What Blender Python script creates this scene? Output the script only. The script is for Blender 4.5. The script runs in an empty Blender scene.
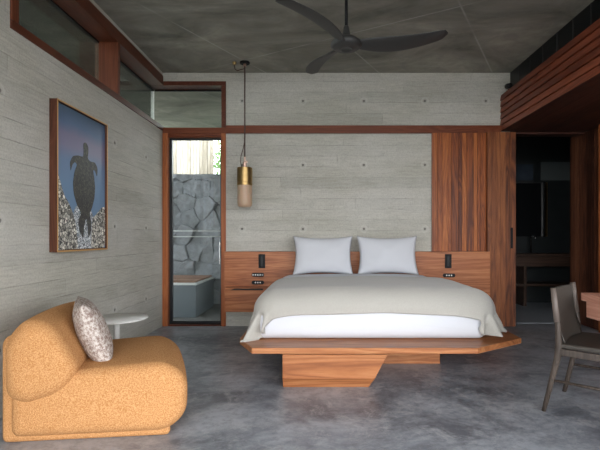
import bpy, bmesh, math, random
from mathutils import Vector, Matrix, noise
random.seed(7)
PI = math.pi
col = bpy.context.scene.collection
SC = bpy.context.scene

# ------------------------------------------------------------------ materials
class G:
    """tiny helper for building node graphs"""
    def __init__(s, name):
        s.m = bpy.data.materials.new(name); s.m.use_nodes = True
        s.nt = s.m.node_tree; s.nt.nodes.clear()
        s.out = s.nt.nodes.new('ShaderNodeOutputMaterial')
        s.tc = s.nt.nodes.new('ShaderNodeTexCoord')
    def n(s, t, **k):
        x = s.nt.nodes.new('ShaderNode' + t)
        for a, v in k.items():
            setattr(x, a, v)
        return x
    def put(s, sock, v):
        if hasattr(v, 'is_linked') or hasattr(v, 'links'):
            s.nt.links.new(v, sock)
        else:
            sock.default_value = v
    def math(s, op, a, b=None, c=None, clamp=False):
        x = s.n('Math', operation=op); x.use_clamp = clamp
        s.put(x.inputs[0], a)
        if b is not None: s.put(x.inputs[1], b)
        if c is not None: s.put(x.inputs[2], c)
        return x.outputs[0]
    def xyz(s, v):
        x = s.n('SeparateXYZ'); s.put(x.inputs[0], v); return x.outputs
    def comb(s, a, b, c):
        x = s.n('CombineXYZ'); s.put(x.inputs[0], a); s.put(x.inputs[1], b); s.put(x.inputs[2], c)
        return x.outputs[0]
    def mapping(s, v, scale=(1,1,1), rot=(0,0,0), loc=(0,0,0)):
        x = s.n('Mapping'); s.put(x.inputs[0], v)
        x.inputs['Scale'].default_value = scale; x.inputs['Rotation'].default_value = rot
        x.inputs['Location'].default_value = loc
        return x.outputs[0]
    def noise(s, v, scale=5, detail=4, rough=.55, dist=0):
        x = s.n('TexNoise'); s.put(x.inputs['Vector'], v); x.inputs['Scale'].default_value = scale
        x.inputs['Detail'].default_value = detail; x.inputs['Roughness'].default_value = rough
        x.inputs['Distortion'].default_value = dist
        return x.outputs[0]
    def white(s, v):
        x = s.n('TexWhiteNoise', noise_dimensions='3D'); s.put(x.inputs['Vector'], v); return x.outputs[0]
    def ramp(s, f, stops, interp='LINEAR'):
        x = s.n('ValToRGB'); s.put(x.inputs[0], f); cr = x.color_ramp; cr.interpolation = interp
        while len(cr.elements) < len(stops): cr.elements.new(.5)
        for e, (p, c) in zip(cr.elements, stops):
            e.position = p; e.color = (c[0], c[1], c[2], 1) if hasattr(c, '__len__') else (c, c, c, 1)
        return x.outputs[0]
    def mix(s, f, a, b, mode='MIX'):
        x = s.n('Mix', data_type='RGBA', blend_type=mode)
        s.put(x.inputs[0], f)
        for i, v in ((6, a), (7, b)):
            if isinstance(v, tuple): v = (v[0], v[1], v[2], 1)
            s.put(x.inputs[i], v)
        return x.outputs[2]
    def bump(s, h, strength=.3, dist=.01):
        x = s.n('Bump'); s.put(x.inputs['Height'], h)
        x.inputs['Strength'].default_value = strength; x.inputs['Distance'].default_value = dist
        return x.outputs[0]
    def finish(s, color, rough=.6, normal=None, metal=0., spec=.5, **k):
        b = s.n('BsdfPrincipled')
        if isinstance(color, tuple): color = (color[0], color[1], color[2], 1)
        s.put(b.inputs['Base Color'], color); s.put(b.inputs['Roughness'], rough)
        b.inputs['Metallic'].default_value = metal
        b.inputs['Specular IOR Level'].default_value = spec
        for a, v in k.items(): s.put(b.inputs[a.replace('_', ' ')], v)
        if normal is not None: s.put(b.inputs['Normal'], normal)
        s.nt.links.new(b.outputs[0], s.out.inputs[0])
        return s.m

def plain(name, c, rough=.6, metal=0., nscale=60, var=.12, bump=.1, spec=.5, **k):
    g = G(name); v = g.tc.outputs['Object']
    f = g.noise(v, nscale, 4)
    c2 = g.mix(f, tuple(x*(1-var) for x in c), tuple(min(1, x*(1+var)) for x in c))
    return g.finish(c2, rough, g.bump(f, bump, .002), metal, spec, **k)

def board_concrete(name, tint=(1,1,1), lum=1.0):
    g = G(name); v = g.tc.outputs['Object']; x, y, z = g.xyz(v)
    wob = g.noise(g.mapping(v, (.6,.6,.6)), 1.2, 2)
    u = g.math('ADD', x, y)
    zz = g.math('ADD', z, g.math('MULTIPLY', wob, .012))
    rowf = g.math('DIVIDE', zz, .1377)
    row = g.math('FLOOR', rowf)
    fz = g.math('FRACT', rowf)
    rn = g.white(g.comb(row, 3.3, 1.7))
    uf = g.math('DIVIDE', g.math('ADD', u, g.math('MULTIPLY', rn, 7.0)), 1.9)
    cl = g.math('FLOOR', uf); fu = g.math('FRACT', uf)
    tone = g.white(g.comb(row, cl, 9.1))
    ez = g.math('MINIMUM', fz, g.math('SUBTRACT', 1, fz))
    eu = g.math('MULTIPLY', g.math('MINIMUM', fu, g.math('SUBTRACT', 1, fu)), 13.8)
    e = g.math('MINIMUM', ez, eu)
    brk = g.noise(g.mapping(v, (2.2, 2.2, 9)), 1.4, 3)
    seam = g.math('MULTIPLY', g.math('SUBTRACT', 1, g.math('DIVIDE', e, .035), clamp=True),
                  g.ramp(brk, [(.42, 0.05), (.62, 1)]))
    uz = g.comb(g.math('MULTIPLY', u, 3.2), g.math('MULTIPLY', row, 2.37), g.math('MULTIPLY', z, 46))
    grain = g.noise(uz, 1.5, 5, .65, .4)
    stain = g.noise(g.mapping(v, (.7,.7,1.6)), 1.3, 5, .6)
    fine = g.noise(v, 70, 4, .7)
    # tie holes of the formwork
    hu = g.math('SUBTRACT', g.math('FRACT', g.math('ADD', g.math('DIVIDE', g.math('SUBTRACT', u, 5.50), .787), .5)), .5)
    hz = g.math('SUBTRACT', g.math('FRACT', g.math('ADD', g.math('DIVIDE', g.math('SUBTRACT', z, 2.080), .826), .5)), .5)
    hu = g.math('MULTIPLY', hu, .787); hz = g.math('MULTIPLY', hz, .826)
    r = g.math('SQRT', g.math('ADD', g.math('MULTIPLY', hu, hu), g.math('MULTIPLY', hz, hz)))
    hole = g.math('SUBTRACT', 1, g.math('MULTIPLY', g.math('SUBTRACT', r, .010), 120), clamp=True)
    ring = g.math('SUBTRACT', 1, g.math('MULTIPLY', g.math('ABSOLUTE', g.math('SUBTRACT', r, .040)), 60), clamp=True)
    A = tuple(.235*lum*t for t in tint); B = tuple(.40*lum*t for t in tint)
    c = g.mix(g.math('ADD', g.math('MULTIPLY', tone, .30), g.math('MULTIPLY', g.ramp(grain, [(.3, 0), (.7, 1)]), .62), clamp=True), A, B)
    c = g.mix(g.math('MULTIPLY', g.ramp(stain, [(.38, 0), (.62, 1)]), .40), c, tuple(.46*lum*t for t in (1,.99,.95)))
    c = g.mix(g.math('MULTIPLY', g.ramp(fine, [(.45, 0), (.66, 1)]), .36), c, tuple(.17*lum*t for t in tint))
    c = g.mix(g.math('MULTIPLY', seam, .55), c, tuple(.13*lum*t for t in tint))
    c = g.mix(g.math('MULTIPLY', ring, .18), c, (.55*lum, .55*lum, .53*lum))
    c = g.mix(g.math('MULTIPLY', hole, .7), c, (.05, .05, .045))
    h = g.math('ADD', g.math('MULTIPLY', grain, .5), g.math('MULTIPLY', tone, .8))
    h = g.math('ADD', h, g.math('MULTIPLY', fine, .35))
    h = g.math('SUBTRACT', h, g.math('MULTIPLY', seam, 1.2)); h = g.math('SUBTRACT', h, g.math('MULTIPLY', hole, 2))
    return g.finish(c, .78, g.bump(h, .5, .008), spec=.3)

def slab_concrete(name, lum=1.0):
    g = G(name); v = g.tc.outputs['Object']
    r = g.mapping(v, rot=(0, 0, -math.radians(60.6)))
    x, y, z = g.xyz(r)        # x runs along the long sheet seams, y across them
    ya = g.math('DIVIDE', g.math('ADD', y, .87-.0), 1.272)
    fy = g.math('ABSOLUTE', g.math('SUBTRACT', g.math('FRACT', g.math('ADD', g.math('DIVIDE', g.math('SUBTRACT', y, .87), 1.272), .5)), .5))
    fx = g.math('ABSOLUTE', g.math('SUBTRACT', g.math('FRACT', g.math('ADD', g.math('DIVIDE', g.math('SUBTRACT', x, 4.18), 2.4), .5)), .5))
    d = g.math('MINIMUM', g.math('MULTIPLY', fy, 1.272), g.math('MULTIPLY', fx, 2.4))
    brk = g.noise(v, 1.7, 3)
    seam = g.math('MULTIPLY', g.math('SUBTRACT', 1, g.math('DIVIDE', d, .014), clamp=True), g.ramp(brk, [(.38, .15), (.6, 1)]))
    big = g.noise(g.mapping(v, rot=(0,0,.6), scale=(.8,1.6,1)), 1.1, 6, .62, .8)
    med = g.noise(v, 7, 6, .65, .6)
    c = g.mix(g.ramp(big, [(.33, 0), (.67, 1)]), (.15*lum,.148*lum,.125*lum), (.44*lum,.42*lum,.355*lum))
    c = g.mix(g.math('MULTIPLY', g.ramp(med, [(.42, 0), (.64, 1)]), .5), c, (.24*lum,.235*lum,.215*lum))
    c = g.mix(g.math('MULTIPLY', seam, .55), c, (.62*lum,.61*lum,.57*lum))
    h = g.math('ADD', g.math('MULTIPLY', med, .5), seam)
    return g.finish(c, .72, g.bump(h, .35, .006), spec=.3)

def polished_floor(name, A=(.105,.118,.142), B=(.40,.43,.475), rough=.34):
    g = G(name); v = g.tc.outputs['Object']
    big = g.noise(g.mapping(v, (.9,1.1,1)), 1.3, 8, .70, .4)
    med = g.noise(g.mapping(v, (1.3,1,1)), 4.2, 8, .74, .5)
    fine = g.noise(v, 55, 5, .7)
    c = g.mix(g.ramp(big, [(.40, 0), (.60, 1)]), A, B)
    c = g.mix(g.math('MULTIPLY', g.ramp(med, [(.52, 0), (.62, 1)]), .5), c, (.52,.53,.55))
    c = g.mix(g.math('MULTIPLY', g.ramp(med, [(.28, 1), (.43, 0)]), .6), c, (.075,.08,.095))
    vein = g.noise(g.mapping(v, (1,1.4,1), loc=(3,1,0)), 2.4, 8, .78, .7)
    vv = g.math('ABSOLUTE', g.math('SUBTRACT', vein, .5))
    c = g.mix(g.math('MULTIPLY', g.ramp(vv, [(0, 1), (.03, 0)]), .22), c, (.55,.57,.59))
    mf = g.noise(v, 13, 8, .78)
    c = g.mix(g.math('MULTIPLY', g.ramp(mf, [(.50, 0), (.62, 1)]), .38), c, (.085,.095,.115))
    c = g.mix(g.math('MULTIPLY', g.ramp(mf, [(.34, 1), (.44, 0)]), .35), c, (.50,.52,.55))
    c = g.mix(g.math('MULTIPLY', fine, .22), c, (.22,.225,.24))
    spk = g.n('TexVoronoi'); g.put(spk.inputs['Vector'], v); spk.inputs['Scale'].default_value = 9
    c = g.mix(g.math('MULTIPLY', g.math('SUBTRACT', 1, g.math('MULTIPLY', spk.outputs[0], 16), clamp=True), .5), c, (.5,.5,.5))
    rr = g.math('ADD', g.math('MULTIPLY', med, .22), rough-.08)
    return g.finish(c, rr, g.bump(g.math('ADD', fine, big), .04, .004), spec=.5)

def wood(name, dark, mid, light, axis='X', rough=.38, ring=1.0, island=.6, bump=.12, scale=1.0):
    g = G(name); v = g.tc.outputs['Object']
    geo = g.n('NewGeometry'); ri = geo.outputs['Random Per Island']
    sc = {'X': (.55, 7, 7), 'Y': (7, .55, 7), 'Z': (7, 7, .55)}[axis]
    off = g.math('MULTIPLY', ri, 37.0)
    vm = g.n('VectorMath', operation='ADD'); g.put(vm.inputs[0], g.mapping(v, tuple(s*scale for s in sc))); g.put(vm.inputs[1], g.comb(off, off, off))
    w = vm.outputs[0]
    big = g.noise(w, 1.0, 3, .5, .9)
    rings = g.math('FRACT', g.math('MULTIPLY', big, 9.0*ring))
    rings = g.math('ABSOLUTE', g.math('SUBTRACT', g.math('MULTIPLY', rings, 2), 1))
    fib = g.noise(w, 9, 4, .7)
    por = g.noise(w, 26, 3, .7)
    t = g.math('ADD', g.math('MULTIPLY', big, .48), g.math('MULTIPLY', rings, .30))
    t = g.math('ADD', t, g.math('MULTIPLY', fib, .26))
    t = g.math('ADD', t, g.math('MULTIPLY', g.math('SUBTRACT', ri, .5), island))
    c = g.ramp(t, [(.22, dark), (.52, mid), (.86, light)])
    c = g.mix(g.math('MULTIPLY', g.ramp(por, [(.35, 1), (.5, 0)]), .22), c, dark)
    return g.finish(c, g.math('ADD', rough-.08, g.math('MULTIPLY', fib, .2)), g.bump(fib, bump, .002), spec=.3)

def weave(name, c, c2, scale=160, rough=.95, bump=.5, speck=.5, sheen=.3):
    g = G(name); v = g.tc.outputs['Object']
    vo = g.n('TexVoronoi'); g.put(vo.inputs['Vector'], v); vo.inputs['Scale'].default_value = scale
    f = g.noise(v, scale*.8, 4, .7)
    big = g.noise(v, 3, 3)
    cc = g.mix(g.math('MULTIPLY', g.ramp(f, [(.4, 0), (.62, 1)]), speck), c, c2)
    cc = g.mix(g.math('MULTIPLY', big, .12), cc, tuple(x*.8 for x in c))
    return g.finish(cc, rough, g.bump(g.math('ADD', vo.outputs[0], f), bump, .003), spec=.15, Sheen_Weight=sheen)

def glass(name, tint=(.93,.96,.95), refl=1.0, rough=0.0):
    g = G(name)
    tr = g.n('BsdfTransparent'); tr.inputs[0].default_value = (*tint, 1)
    gl = g.n('BsdfGlossy'); gl.inputs['Roughness'].default_value = rough; gl.inputs[0].default_value = (1,1,1,1)
    fr = g.n('Fresnel'); fr.inputs[0].default_value = 1.45
    mx = g.n('MixShader'); g.put(mx.inputs[0], g.math('MULTIPLY', fr.outputs[0], refl, clamp=True))
    g.nt.links.new(tr.outputs[0], mx.inputs[1]); g.nt.links.new(gl.outputs[0], mx.inputs[2])
    g.nt.links.new(mx.outputs[0], g.out.inputs[0])
    return g.m

M = {}
M['wall'] = board_concrete('board_formed_concrete', (1,.972,.84), 1.42)
M['slab'] = slab_concrete('soffit_concrete', .95)
M['floor'] = polished_floor('polished_concrete')
M['terrace'] = plain('terrace_stone', (.13,.13,.125), .8, nscale=8, var=.15)
M['bath_floor'] = plain('bath_floor_stone', (.34,.37,.40), .4, nscale=10)
RD, RM, RL = (.10,.028,.012), (.27,.085,.034), (.45,.17,.075)
M['clad_z'] = wood('cladding_vertical', (.10,.024,.009), (.30,.080,.020), (.52,.17,.042), 'Z', .42, island=.42)
M['door_z'] = wood('door_wood', (.08,.024,.010), (.21,.066,.022), (.35,.125,.042), 'Z', .42, island=.3)
M['clad_y'] = wood('cladding_beam', (.10,.022,.010), (.21,.052,.024), (.32,.09,.042), 'Y', .40, island=.5)
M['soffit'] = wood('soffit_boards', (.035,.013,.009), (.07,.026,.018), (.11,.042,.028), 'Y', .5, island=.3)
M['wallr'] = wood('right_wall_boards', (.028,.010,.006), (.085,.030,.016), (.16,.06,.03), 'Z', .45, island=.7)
M['frame_x'] = wood('frame_wood_x', (.06,.013,.005), (.125,.030,.010), (.19,.052,.019), 'X', .4)
M['frame_y'] = wood('frame_wood_y', (.06,.016,.008), (.12,.032,.015), (.19,.055,.025), 'Y', .4)
M['frame_d'] = wood('dark_window_frame', (.04,.010,.005), (.085,.022,.010), (.13,.038,.018), 'Y', .4)
M['frame_dz'] = wood('dark_window_mullion', (.05,.013,.006), (.11,.030,.013), (.17,.052,.024), 'Z', .4)
M['frame_s'] = wood('picture_frame_wood', (.045,.015,.008), (.09,.03,.015), (.15,.055,.026), 'Z', .4)
M['frame_z'] = wood('frame_wood_z', (.12,.030,.009), (.30,.085,.026), (.42,.14,.048), 'Z', .4)
M['bed'] = wood('bed_timber', (.16,.048,.015), (.36,.135,.050), (.50,.235,.10), 'X', .33, island=.18, scale=.8)
M['head'] = wood('headboard_timber', (.16,.046,.016), (.38,.130,.048), (.54,.235,.10), 'X', .40, island=.1, scale=.8)
M['desk'] = wood('desk_timber', (.38,.15,.10), (.55,.26,.18), (.66,.36,.26), 'Y', .4, island=.1)
M['deck'] = wood('deck_timber', (.16,.085,.055), (.26,.15,.105), (.36,.23,.17), 'X', .7, island=.5)
M['ash'] = wood('stained_ash', (.025,.019,.015), (.055,.042,.034), (.10,.077,.062), 'Z', .5, island=.1, scale=1.6)
M['fence'] = wood('bleached_fence', (.20,.175,.14), (.30,.27,.23), (.40,.37,.33), 'Z', .8, island=.5)
M['black'] = plain('black_metal', (.008,.008,.009), .55, nscale=80, spec=.2)
M['steel'] = plain('dark_steel_frame', (.018,.019,.021), .35, metal=.3, nscale=80)
M['fan'] = plain('fan_grey', (.035,.035,.034), .5, nscale=60)
M['brass'] = plain('aged_brass', (.36,.245,.105), .36, metal=1., nscale=30, var=.3)
M['copper'] = plain('copper_stem', (.62,.42,.34), .3, metal=.8)
M['cord'] = plain('brown_cord', (.07,.035,.025), .7, nscale=300)
M['shade'] = plain('frosted_glass', (.50,.345,.235), .42, nscale=200, bump=.2, Subsurface_Weight=.25)
M['orange'] = weave('ochre_boucle', (.40,.175,.058), (.68,.39,.18), 190, bump=.6, speck=.8, sheen=0.)
M['speckle'] = weave('speckled_cushion', (.23,.16,.135), (.60,.55,.50), 75, bump=.5, speck=1., sheen=0.)
M['sheet'] = weave('white_cotton', (.60,.615,.655), (.66,.675,.715), 400, bump=.08, speck=.3, sheen=.1)
M['blanket'] = weave('oatmeal_blanket', (.37,.355,.32), (.52,.50,.46), 320, bump=.35, speck=.6)
M['leather'] = plain('grey_leather', (.06,.052,.044), .5, nscale=120, var=.2, bump=.25)
M['leather_light'] = plain('leather_sleeve', (.125,.10,.085), .5, nscale=120)
M['tablegrey'] = plain('painted_table_metal', (.74,.74,.71), .45, nscale=40)
M['gold'] = plain('gilt_edge', (.62,.36,.14), .4, metal=.3)
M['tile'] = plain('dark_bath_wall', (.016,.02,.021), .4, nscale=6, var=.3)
M['vanity'] = wood('vanity_wood', (.03,.018,.012), (.06,.034,.024), (.09,.05,.036), 'X', .4)
M['glass'] = glass('clear_glass')
M['glass_hi'] = glass('clerestory_glass', (.80,.85,.83), .9)
M['mirror'] = plain('mirror', (.75,.78,.78), .03, metal=1., var=0, bump=0)
M['duskglass'] = plain('smoked_glass', (.006,.007,.008), .3, spec=.2, var=.05, bump=0)
M['palestone'] = plain('pale_stone_coping', (.62,.64,.64), .5, nscale=12)
M['blockstone'] = plain('blue_grey_render', (.135,.158,.178), .5, nscale=3, var=.2)
M['chrome'] = plain('brushed_steel', (.72,.73,.72), .25, metal=1.)
M['soil'] = plain('garden_soil', (.13,.125,.11), .9)

def stone_mat():
    g = G('lava_stone'); v = g.tc.outputs['Object']
    vo = g.n('TexVoronoi', feature='F1'); g.put(vo.inputs['Vector'], g.mapping(v, (2.4,0,3.0))); vo.inputs['Scale'].default_value = 1
    n = g.noise(v, 14, 6, .7); n2 = g.noise(v, 2.2, 3)
    c = g.mix(n, (.13,.14,.155), (.34,.36,.385))
    c = g.mix(g.math('MULTIPLY', n2, .5), c, (.15,.165,.185))
    return g.finish(c, .85, g.bump(n, .6, .02), spec=.3)
M['stone'] = stone_mat()
def leaf_mat():
    g = G('leaf_green'); geo = g.n('NewGeometry')
    c = g.ramp(geo.outputs['Random Per Island'], [(0, (.10,.20,.05)), (.5, (.22,.38,.12)), (1, (.42,.55,.25))])
    return g.finish(c, .5, None, spec=.4)
M['leaf'] = leaf_mat()
M['bark'] = plain('bark', (.16,.12,.08), .9, nscale=20, var=.4)
def sky_paint():
    g = G('painted_sky'); x, y, z = g.xyz(g.tc.outputs['Object'])
    n = g.noise(g.tc.outputs['Object'], 3, 4)
    t = g.math('ADD', g.math('DIVIDE', z, 1.13), g.math('MULTIPLY', g.math('SUBTRACT', n, .5), .10))
    c = g.ramp(t, [(0, (.14,.24,.38)), (.45, (.145,.25,.40)), (.62, (.13,.21,.36)), (.72, (.20,.19,.30)), (.80, (.19,.175,.28)), (.88, (.09,.15,.27)), (1, (.045,.09,.15))])
    return g.finish(c, .45)
M['skypaint'] = sky_paint()
def pebble(name, a, b, scale=55):
    g = G(name); v = g.mapping(g.tc.outputs['Object'], (0,1,1))
    vo = g.n('TexVoronoi', feature='F1'); g.put(vo.inputs['Vector'], v); vo.inputs['Scale'].default_value = scale
    wn = g.white(vo.outputs['Color'])
    vb = g.n('TexVoronoi', feature='DISTANCE_TO_EDGE'); g.put(vb.inputs['Vector'], v); vb.inputs['Scale'].default_value = scale
    c = g.ramp(wn, [(0, a), (.5, tuple((p+q)/2 for p, q in zip(a, b))), (1, b)])
    c = g.mix(g.ramp(vb.outputs[0], [(.03, 1), (.12, 0)]), c, (.03,.03,.035))
    return g.finish(c, .5)
M['pebble'] = pebble('painted_pebbles', (.05,.045,.03), (.95,.92,.82), 38)
M['pebble_light'] = pebble('painted_pale_pebbles', (.25,.32,.38), (.95,.98,1), 55)
M['turtle'] = pebble('painted_turtle', (.022,.024,.025), (.10,.095,.075), 60)

# ------------------------------------------------------------------ mesh helpers
def obj(name, bm, m, parent=None, smooth=False, bevel=0, loc=None, rot=None, seg=2):
    me = bpy.data.meshes.new(name)
    bmesh.ops.recalc_face_normals(bm, faces=bm.faces)
    bm.to_mesh(me); bm.free()
    o = bpy.data.objects.new(name, me); col.objects.link(o)
    me.materials.append(M[m] if isinstance(m, str) else m)
    if smooth:
        for p in me.polygons: p.use_smooth = True
    if bevel:
        b = o.modifiers.new('b', 'BEVEL'); b.width = bevel; b.segments = seg; b.limit_method = 'ANGLE'; b.angle_limit = .6
    if parent: o.parent = parent
    if loc: o.location = loc
    if rot: o.rotation_euler = rot
    return o
def tag(o, label, cat=None, group=None, kind=None):
    o['label'] = label
    if cat: o['category'] = cat
    if group: o['group'] = group
    if kind: o['kind'] = kind
    return o
def thing(name, label, cat, loc=(0,0,0), rz=0, group=None, kind=None):
    o = bpy.data.objects.new(name, None); col.objects.link(o); o.location = loc; o.rotation_euler = (0,0,rz)
    o.empty_display_size = .1
    return tag(o, label, cat, group, kind)
def struct(name, bm, m, label, parent=None, **k):
    o = obj(name, bm, m, parent, **k)
    if not parent: tag(o, label, 'structure' if False else None, kind='structure'); o['label'] = label
    return o
def box(bm, x0, x1, y0, y1, z0, z1):
    vs = [bm.verts.new(p) for p in ((x0,y0,z0),(x1,y0,z0),(x1,y1,z0),(x0,y1,z0),(x0,y0,z1),(x1,y0,z1),(x1,y1,z1),(x0,y1,z1))]
    for f in ((0,1,2,3),(4,5,6,7),(0,1,5,4),(1,2,6,5),(2,3,7,6),(3,0,4,7)): bm.faces.new([vs[i] for i in f])
    return bm
def B(*boxes):
    bm = bmesh.new()
    for b in boxes: box(bm, *b)
    return bm
def prism(bm, pts, a0, a1, axis='Y'):
    """pts 2-D outline extruded along axis; pts are (x,z) for Y, (x,y) for Z, (y,z) for X"""
    def P(p, a): return {'Y': (p[0], a, p[1]), 'Z': (p[0], p[1], a), 'X': (a, p[0], p[1])}[axis]
    lo = [bm.verts.new(P(p, a0)) for p in pts]; hi = [bm.verts.new(P(p, a1)) for p in pts]
    bm.faces.new(lo); bm.faces.new(hi); n = len(pts)
    for i in range(n): bm.faces.new((lo[i], lo[(i+1) % n], hi[(i+1) % n], hi[i]))
    return bm
def lathe(bm, prof, c=(0,0,0), n=40):
    rings = []
    for r, z in prof:
        if r < 1e-5: rings.append([bm.verts.new((c[0], c[1], c[2]+z))])
        else: rings.append([bm.verts.new((c[0]+r*math.cos(2*PI*i/n), c[1]+r*math.sin(2*PI*i/n), c[2]+z)) for i in range(n)])
    for a, b in zip(rings, rings[1:]):
        for i in range(n):
            j = (i+1) % n
            if len(a) == 1 and len(b) == 1: continue
            if len(a) == 1: bm.faces.new((a[0], b[j], b[i]))
            elif len(b) == 1: bm.faces.new((a[i], a[j], b[0]))
            else: bm.faces.new((a[i], a[j], b[j], b[i]))
    return bm
def tube(bm, pts, rad, n=12, sx=1.0):
    pts = [Vector(p) for p in pts]; N = len(pts)
    rads = rad if hasattr(rad, '__len__') else [rad]*N
    rings = []
    for i, p in enumerate(pts):
        d = (pts[min(i+1, N-1)] - pts[max(i-1, 0)]).normalized()
        up = Vector((0,0,1)) if abs(d.z) < .9 else Vector((1,0,0))
        if i == 0: a = d.cross(up).normalized()
        else:
            a = (a - d*a.dot(d)).normalized()
        b = d.cross(a)
        rings.append([bm.verts.new(p + (a*math.cos(2*PI*k/n) + b*math.sin(2*PI*k/n)*sx)*rads[i]) for k in range(n)])
    for r0, r1 in zip(rings, rings[1:]):
        for k in range(n): bm.faces.new((r0[k], r0[(k+1) % n], r1[(k+1) % n], r1[k]))
    bm.faces.new(rings[0]); bm.faces.new(rings[-1])
    return bm
def roundpoly(pts, rad, seg=7):
    out = []; n = len(pts)
    rad = rad if hasattr(rad, '__len__') else [rad]*n
    for i in range(n):
        p0, p, p1 = Vector(pts[i-1]), Vector(pts[i]), Vector(pts[(i+1) % n])
        a = (p0-p); b = (p1-p); r = min(rad[i], a.length*.48, b.length*.48)
        a = p + a.normalized()*r; b = p + b.normalized()*r
        for k in range(seg+1):
            t = k/seg
            out.append(tuple(a*(1-t)**2 + p*2*t*(1-t) + b*t*t))
    return out
def resample(pts, n):
    L = [0]; m = len(pts)
    for i in range(m): L.append(L[-1] + (Vector(pts[(i+1) % m]) - Vector(pts[i])).length)
    out = []; j = 0
    for k in range(n):
        s = L[-1]*k/n
        while L[j+1] < s: j += 1
        t = (s-L[j])/max(1e-9, L[j+1]-L[j])
        out.append(tuple(Vector(pts[j])*(1-t) + Vector(pts[(j+1) % m])*t))
    return out
def softloft(pts, y0, y1, r, n=90, rs=9, crown=0.0, mid=8, fn=None):
    """profile (x,z) swept along Y with ends rounded by radius r"""
    pts = resample(pts, n)
    xs = [p[0] for p in pts]; zs = [p[1] for p in pts]
    cx, cz = (min(xs)+max(xs))/2, (min(zs)+max(zs))/2; hx, hz = (max(xs)-min(xs))/2, (max(zs)-min(zs))/2
    sl = []
    for k in range(rs+1):
        a = PI/2*k/rs; sl.append((y0 + r*(1-math.cos(PI/2-0) ) if False else y0 + r*(1-math.sin(a)), r*(1-math.cos(a))))
    sl = [(y0 + r*(1-math.cos(PI/2*k/rs)), r*(1-math.sin(PI/2*k/rs))) for k in range(rs+1)]
    sl += [(y0+r + (y1-y0-2*r)*k/mid, 0) for k in range(1, mid)]
    sl += [(y1 - r*(1-math.cos(PI/2*k/rs)), r*(1-math.sin(PI/2*k/rs))) for k in range(rs, -1, -1)]
    bm = bmesh.new(); rings = []
    for y, ins in sl:
        t = (y-(y0+y1)/2)/((y1-y0)/2); cr = crown*(1-t*t)
        sx, sz = (hx-ins+cr)/hx, (hz-ins+cr)/hz
        ring = []
        for p in pts:
            q = (cx+(p[0]-cx)*sx, y, cz+(p[1]-cz)*sz)
            if fn: q = fn(q)
            ring.append(bm.verts.new(q))
        rings.append(ring)
    for a, b in zip(rings, rings[1:]):
        for i in range(n): bm.faces.new((a[i], a[(i+1) % n], b[(i+1) % n], b[i]))
    # rounded caps: shrink further so that the end is gently domed
    for ring, sgn in ((rings[0], -1), (rings[-1], 1)):
        prev = ring; c = Vector((sum(v.co.x for v in ring)/n, ring[0].co.y, sum(v.co.z for v in ring)/n))
        for s in (.85, .6, .3):
            new = [bm.verts.new(Vector((c.x+(v.co.x-c.x)*s, c.y + sgn*(1-s*s)*r*.06, c.z+(v.co.z-c.z)*s))) for v in ring]
            for i in range(n): bm.faces.new((prev[i], prev[(i+1) % n], new[(i+1) % n], new[i]))
            prev = new
        bm.faces.new(prev)
    return bm
def cushion(w, h, t, n=36, ear=.03, seed=0, wr=.006, pw=2.2):
    """pillow in the XZ plane, thickness along Y, base at z=0"""
    bm = bmesh.new(); lay = []
    for side in (-1, 1):
        g = []
        for j in range(n+1):
            row = []
            for i in range(n+1):
                u, v = 2*i/n-1, 2*j/n-1
                e = (1-abs(u)**pw)*(1-abs(v)**pw)
                th = t/2*max(e, 0)**.48
                px = u*w/2*(1 - ear*(1-v*v) + ear*.3); pz = v*h/2*(1 - ear*1.4*(1-u*u) + ear*.3) + h/2
                q = Vector((px*3, seed+side*2, pz*3))
                th += wr*noise.noise(q*2.2)*min(1, e*4)
                row.append((px, side*th, pz))
            g.append(row)
        lay.append(g)
    vs = {}
    def V(s, j, i):
        if i in (0, n) or j in (0, n): s = 0
        if (s, j, i) not in vs:
            p = lay[s][j][i]
            if i in (0, n) or j in (0, n): p = (p[0], 0, p[2])
            vs[(s, j, i)] = bm.verts.new(p)
        return vs[(s, j, i)]
    for s in (0, 1):
        for j in range(n):
            for i in range(n): bm.faces.new((V(s,j,i), V(s,j,i+1), V(s,j+1,i+1), V(s,j+1,i)))
    return bm

# ------------------------------------------------------------------ room shell
H = 3.27; BW = 5.72; LW = -2.03; OW = -2.22; YF = -0.8
floor = struct('floor', B((-2.22, 3.62, YF, 5.91, -.12, 0)), 'floor', 'dark grey polished concrete floor of the bedroom')
struct('floor_bathroom', B((2.2, 4.6, 5.91, 8.0, -.12, .004)), 'bath_floor', 'pale grey bathroom floor beyond the doorway')
struct('floor_terrace', B((-6.5, OW, YF, 12, -.14, -.02), (OW, 2.2, 5.91, 12, -.14, -.02), (-6.5, 6, -9, YF, -.14, -.02)), 'terrace', 'stone paving outside the glass door')
struct('floor_ground', B((-80, 80, -80, 60, -.4, -.15)), 'soil', 'unseen open ground added around the house to block light from below')  # unseen ground added to stop world light from under the horizon
struct('ceiling', B((-2.03, 2.455, YF-3.0, BW, H, H+.22)), 'slab', 'grey concrete ceiling with diagonal formwork seams')  # unseen front eave lengthened to darken the upper walls
struct('ceiling_overhang', B((-3.9, -2.0301, YF-3.0, 8.75, H, H+.22), (-2.03, 3.9, BW+.001, 8.75, H, H+.22), (2.4555, 3.9, YF-3.0, BW, H, H+.22)), 'slab', 'concrete roof overhang seen through the high windows')
struct('wall_left', B((OW, LW, .7, 5.72, 0, 2.52), (OW, LW, .7, 2.90, 2.52, H), (OW, LW, 2.90, 5.72, 3.226, H)), 'wall', 'board-formed grey concrete wall carrying the turtle picture')
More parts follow.
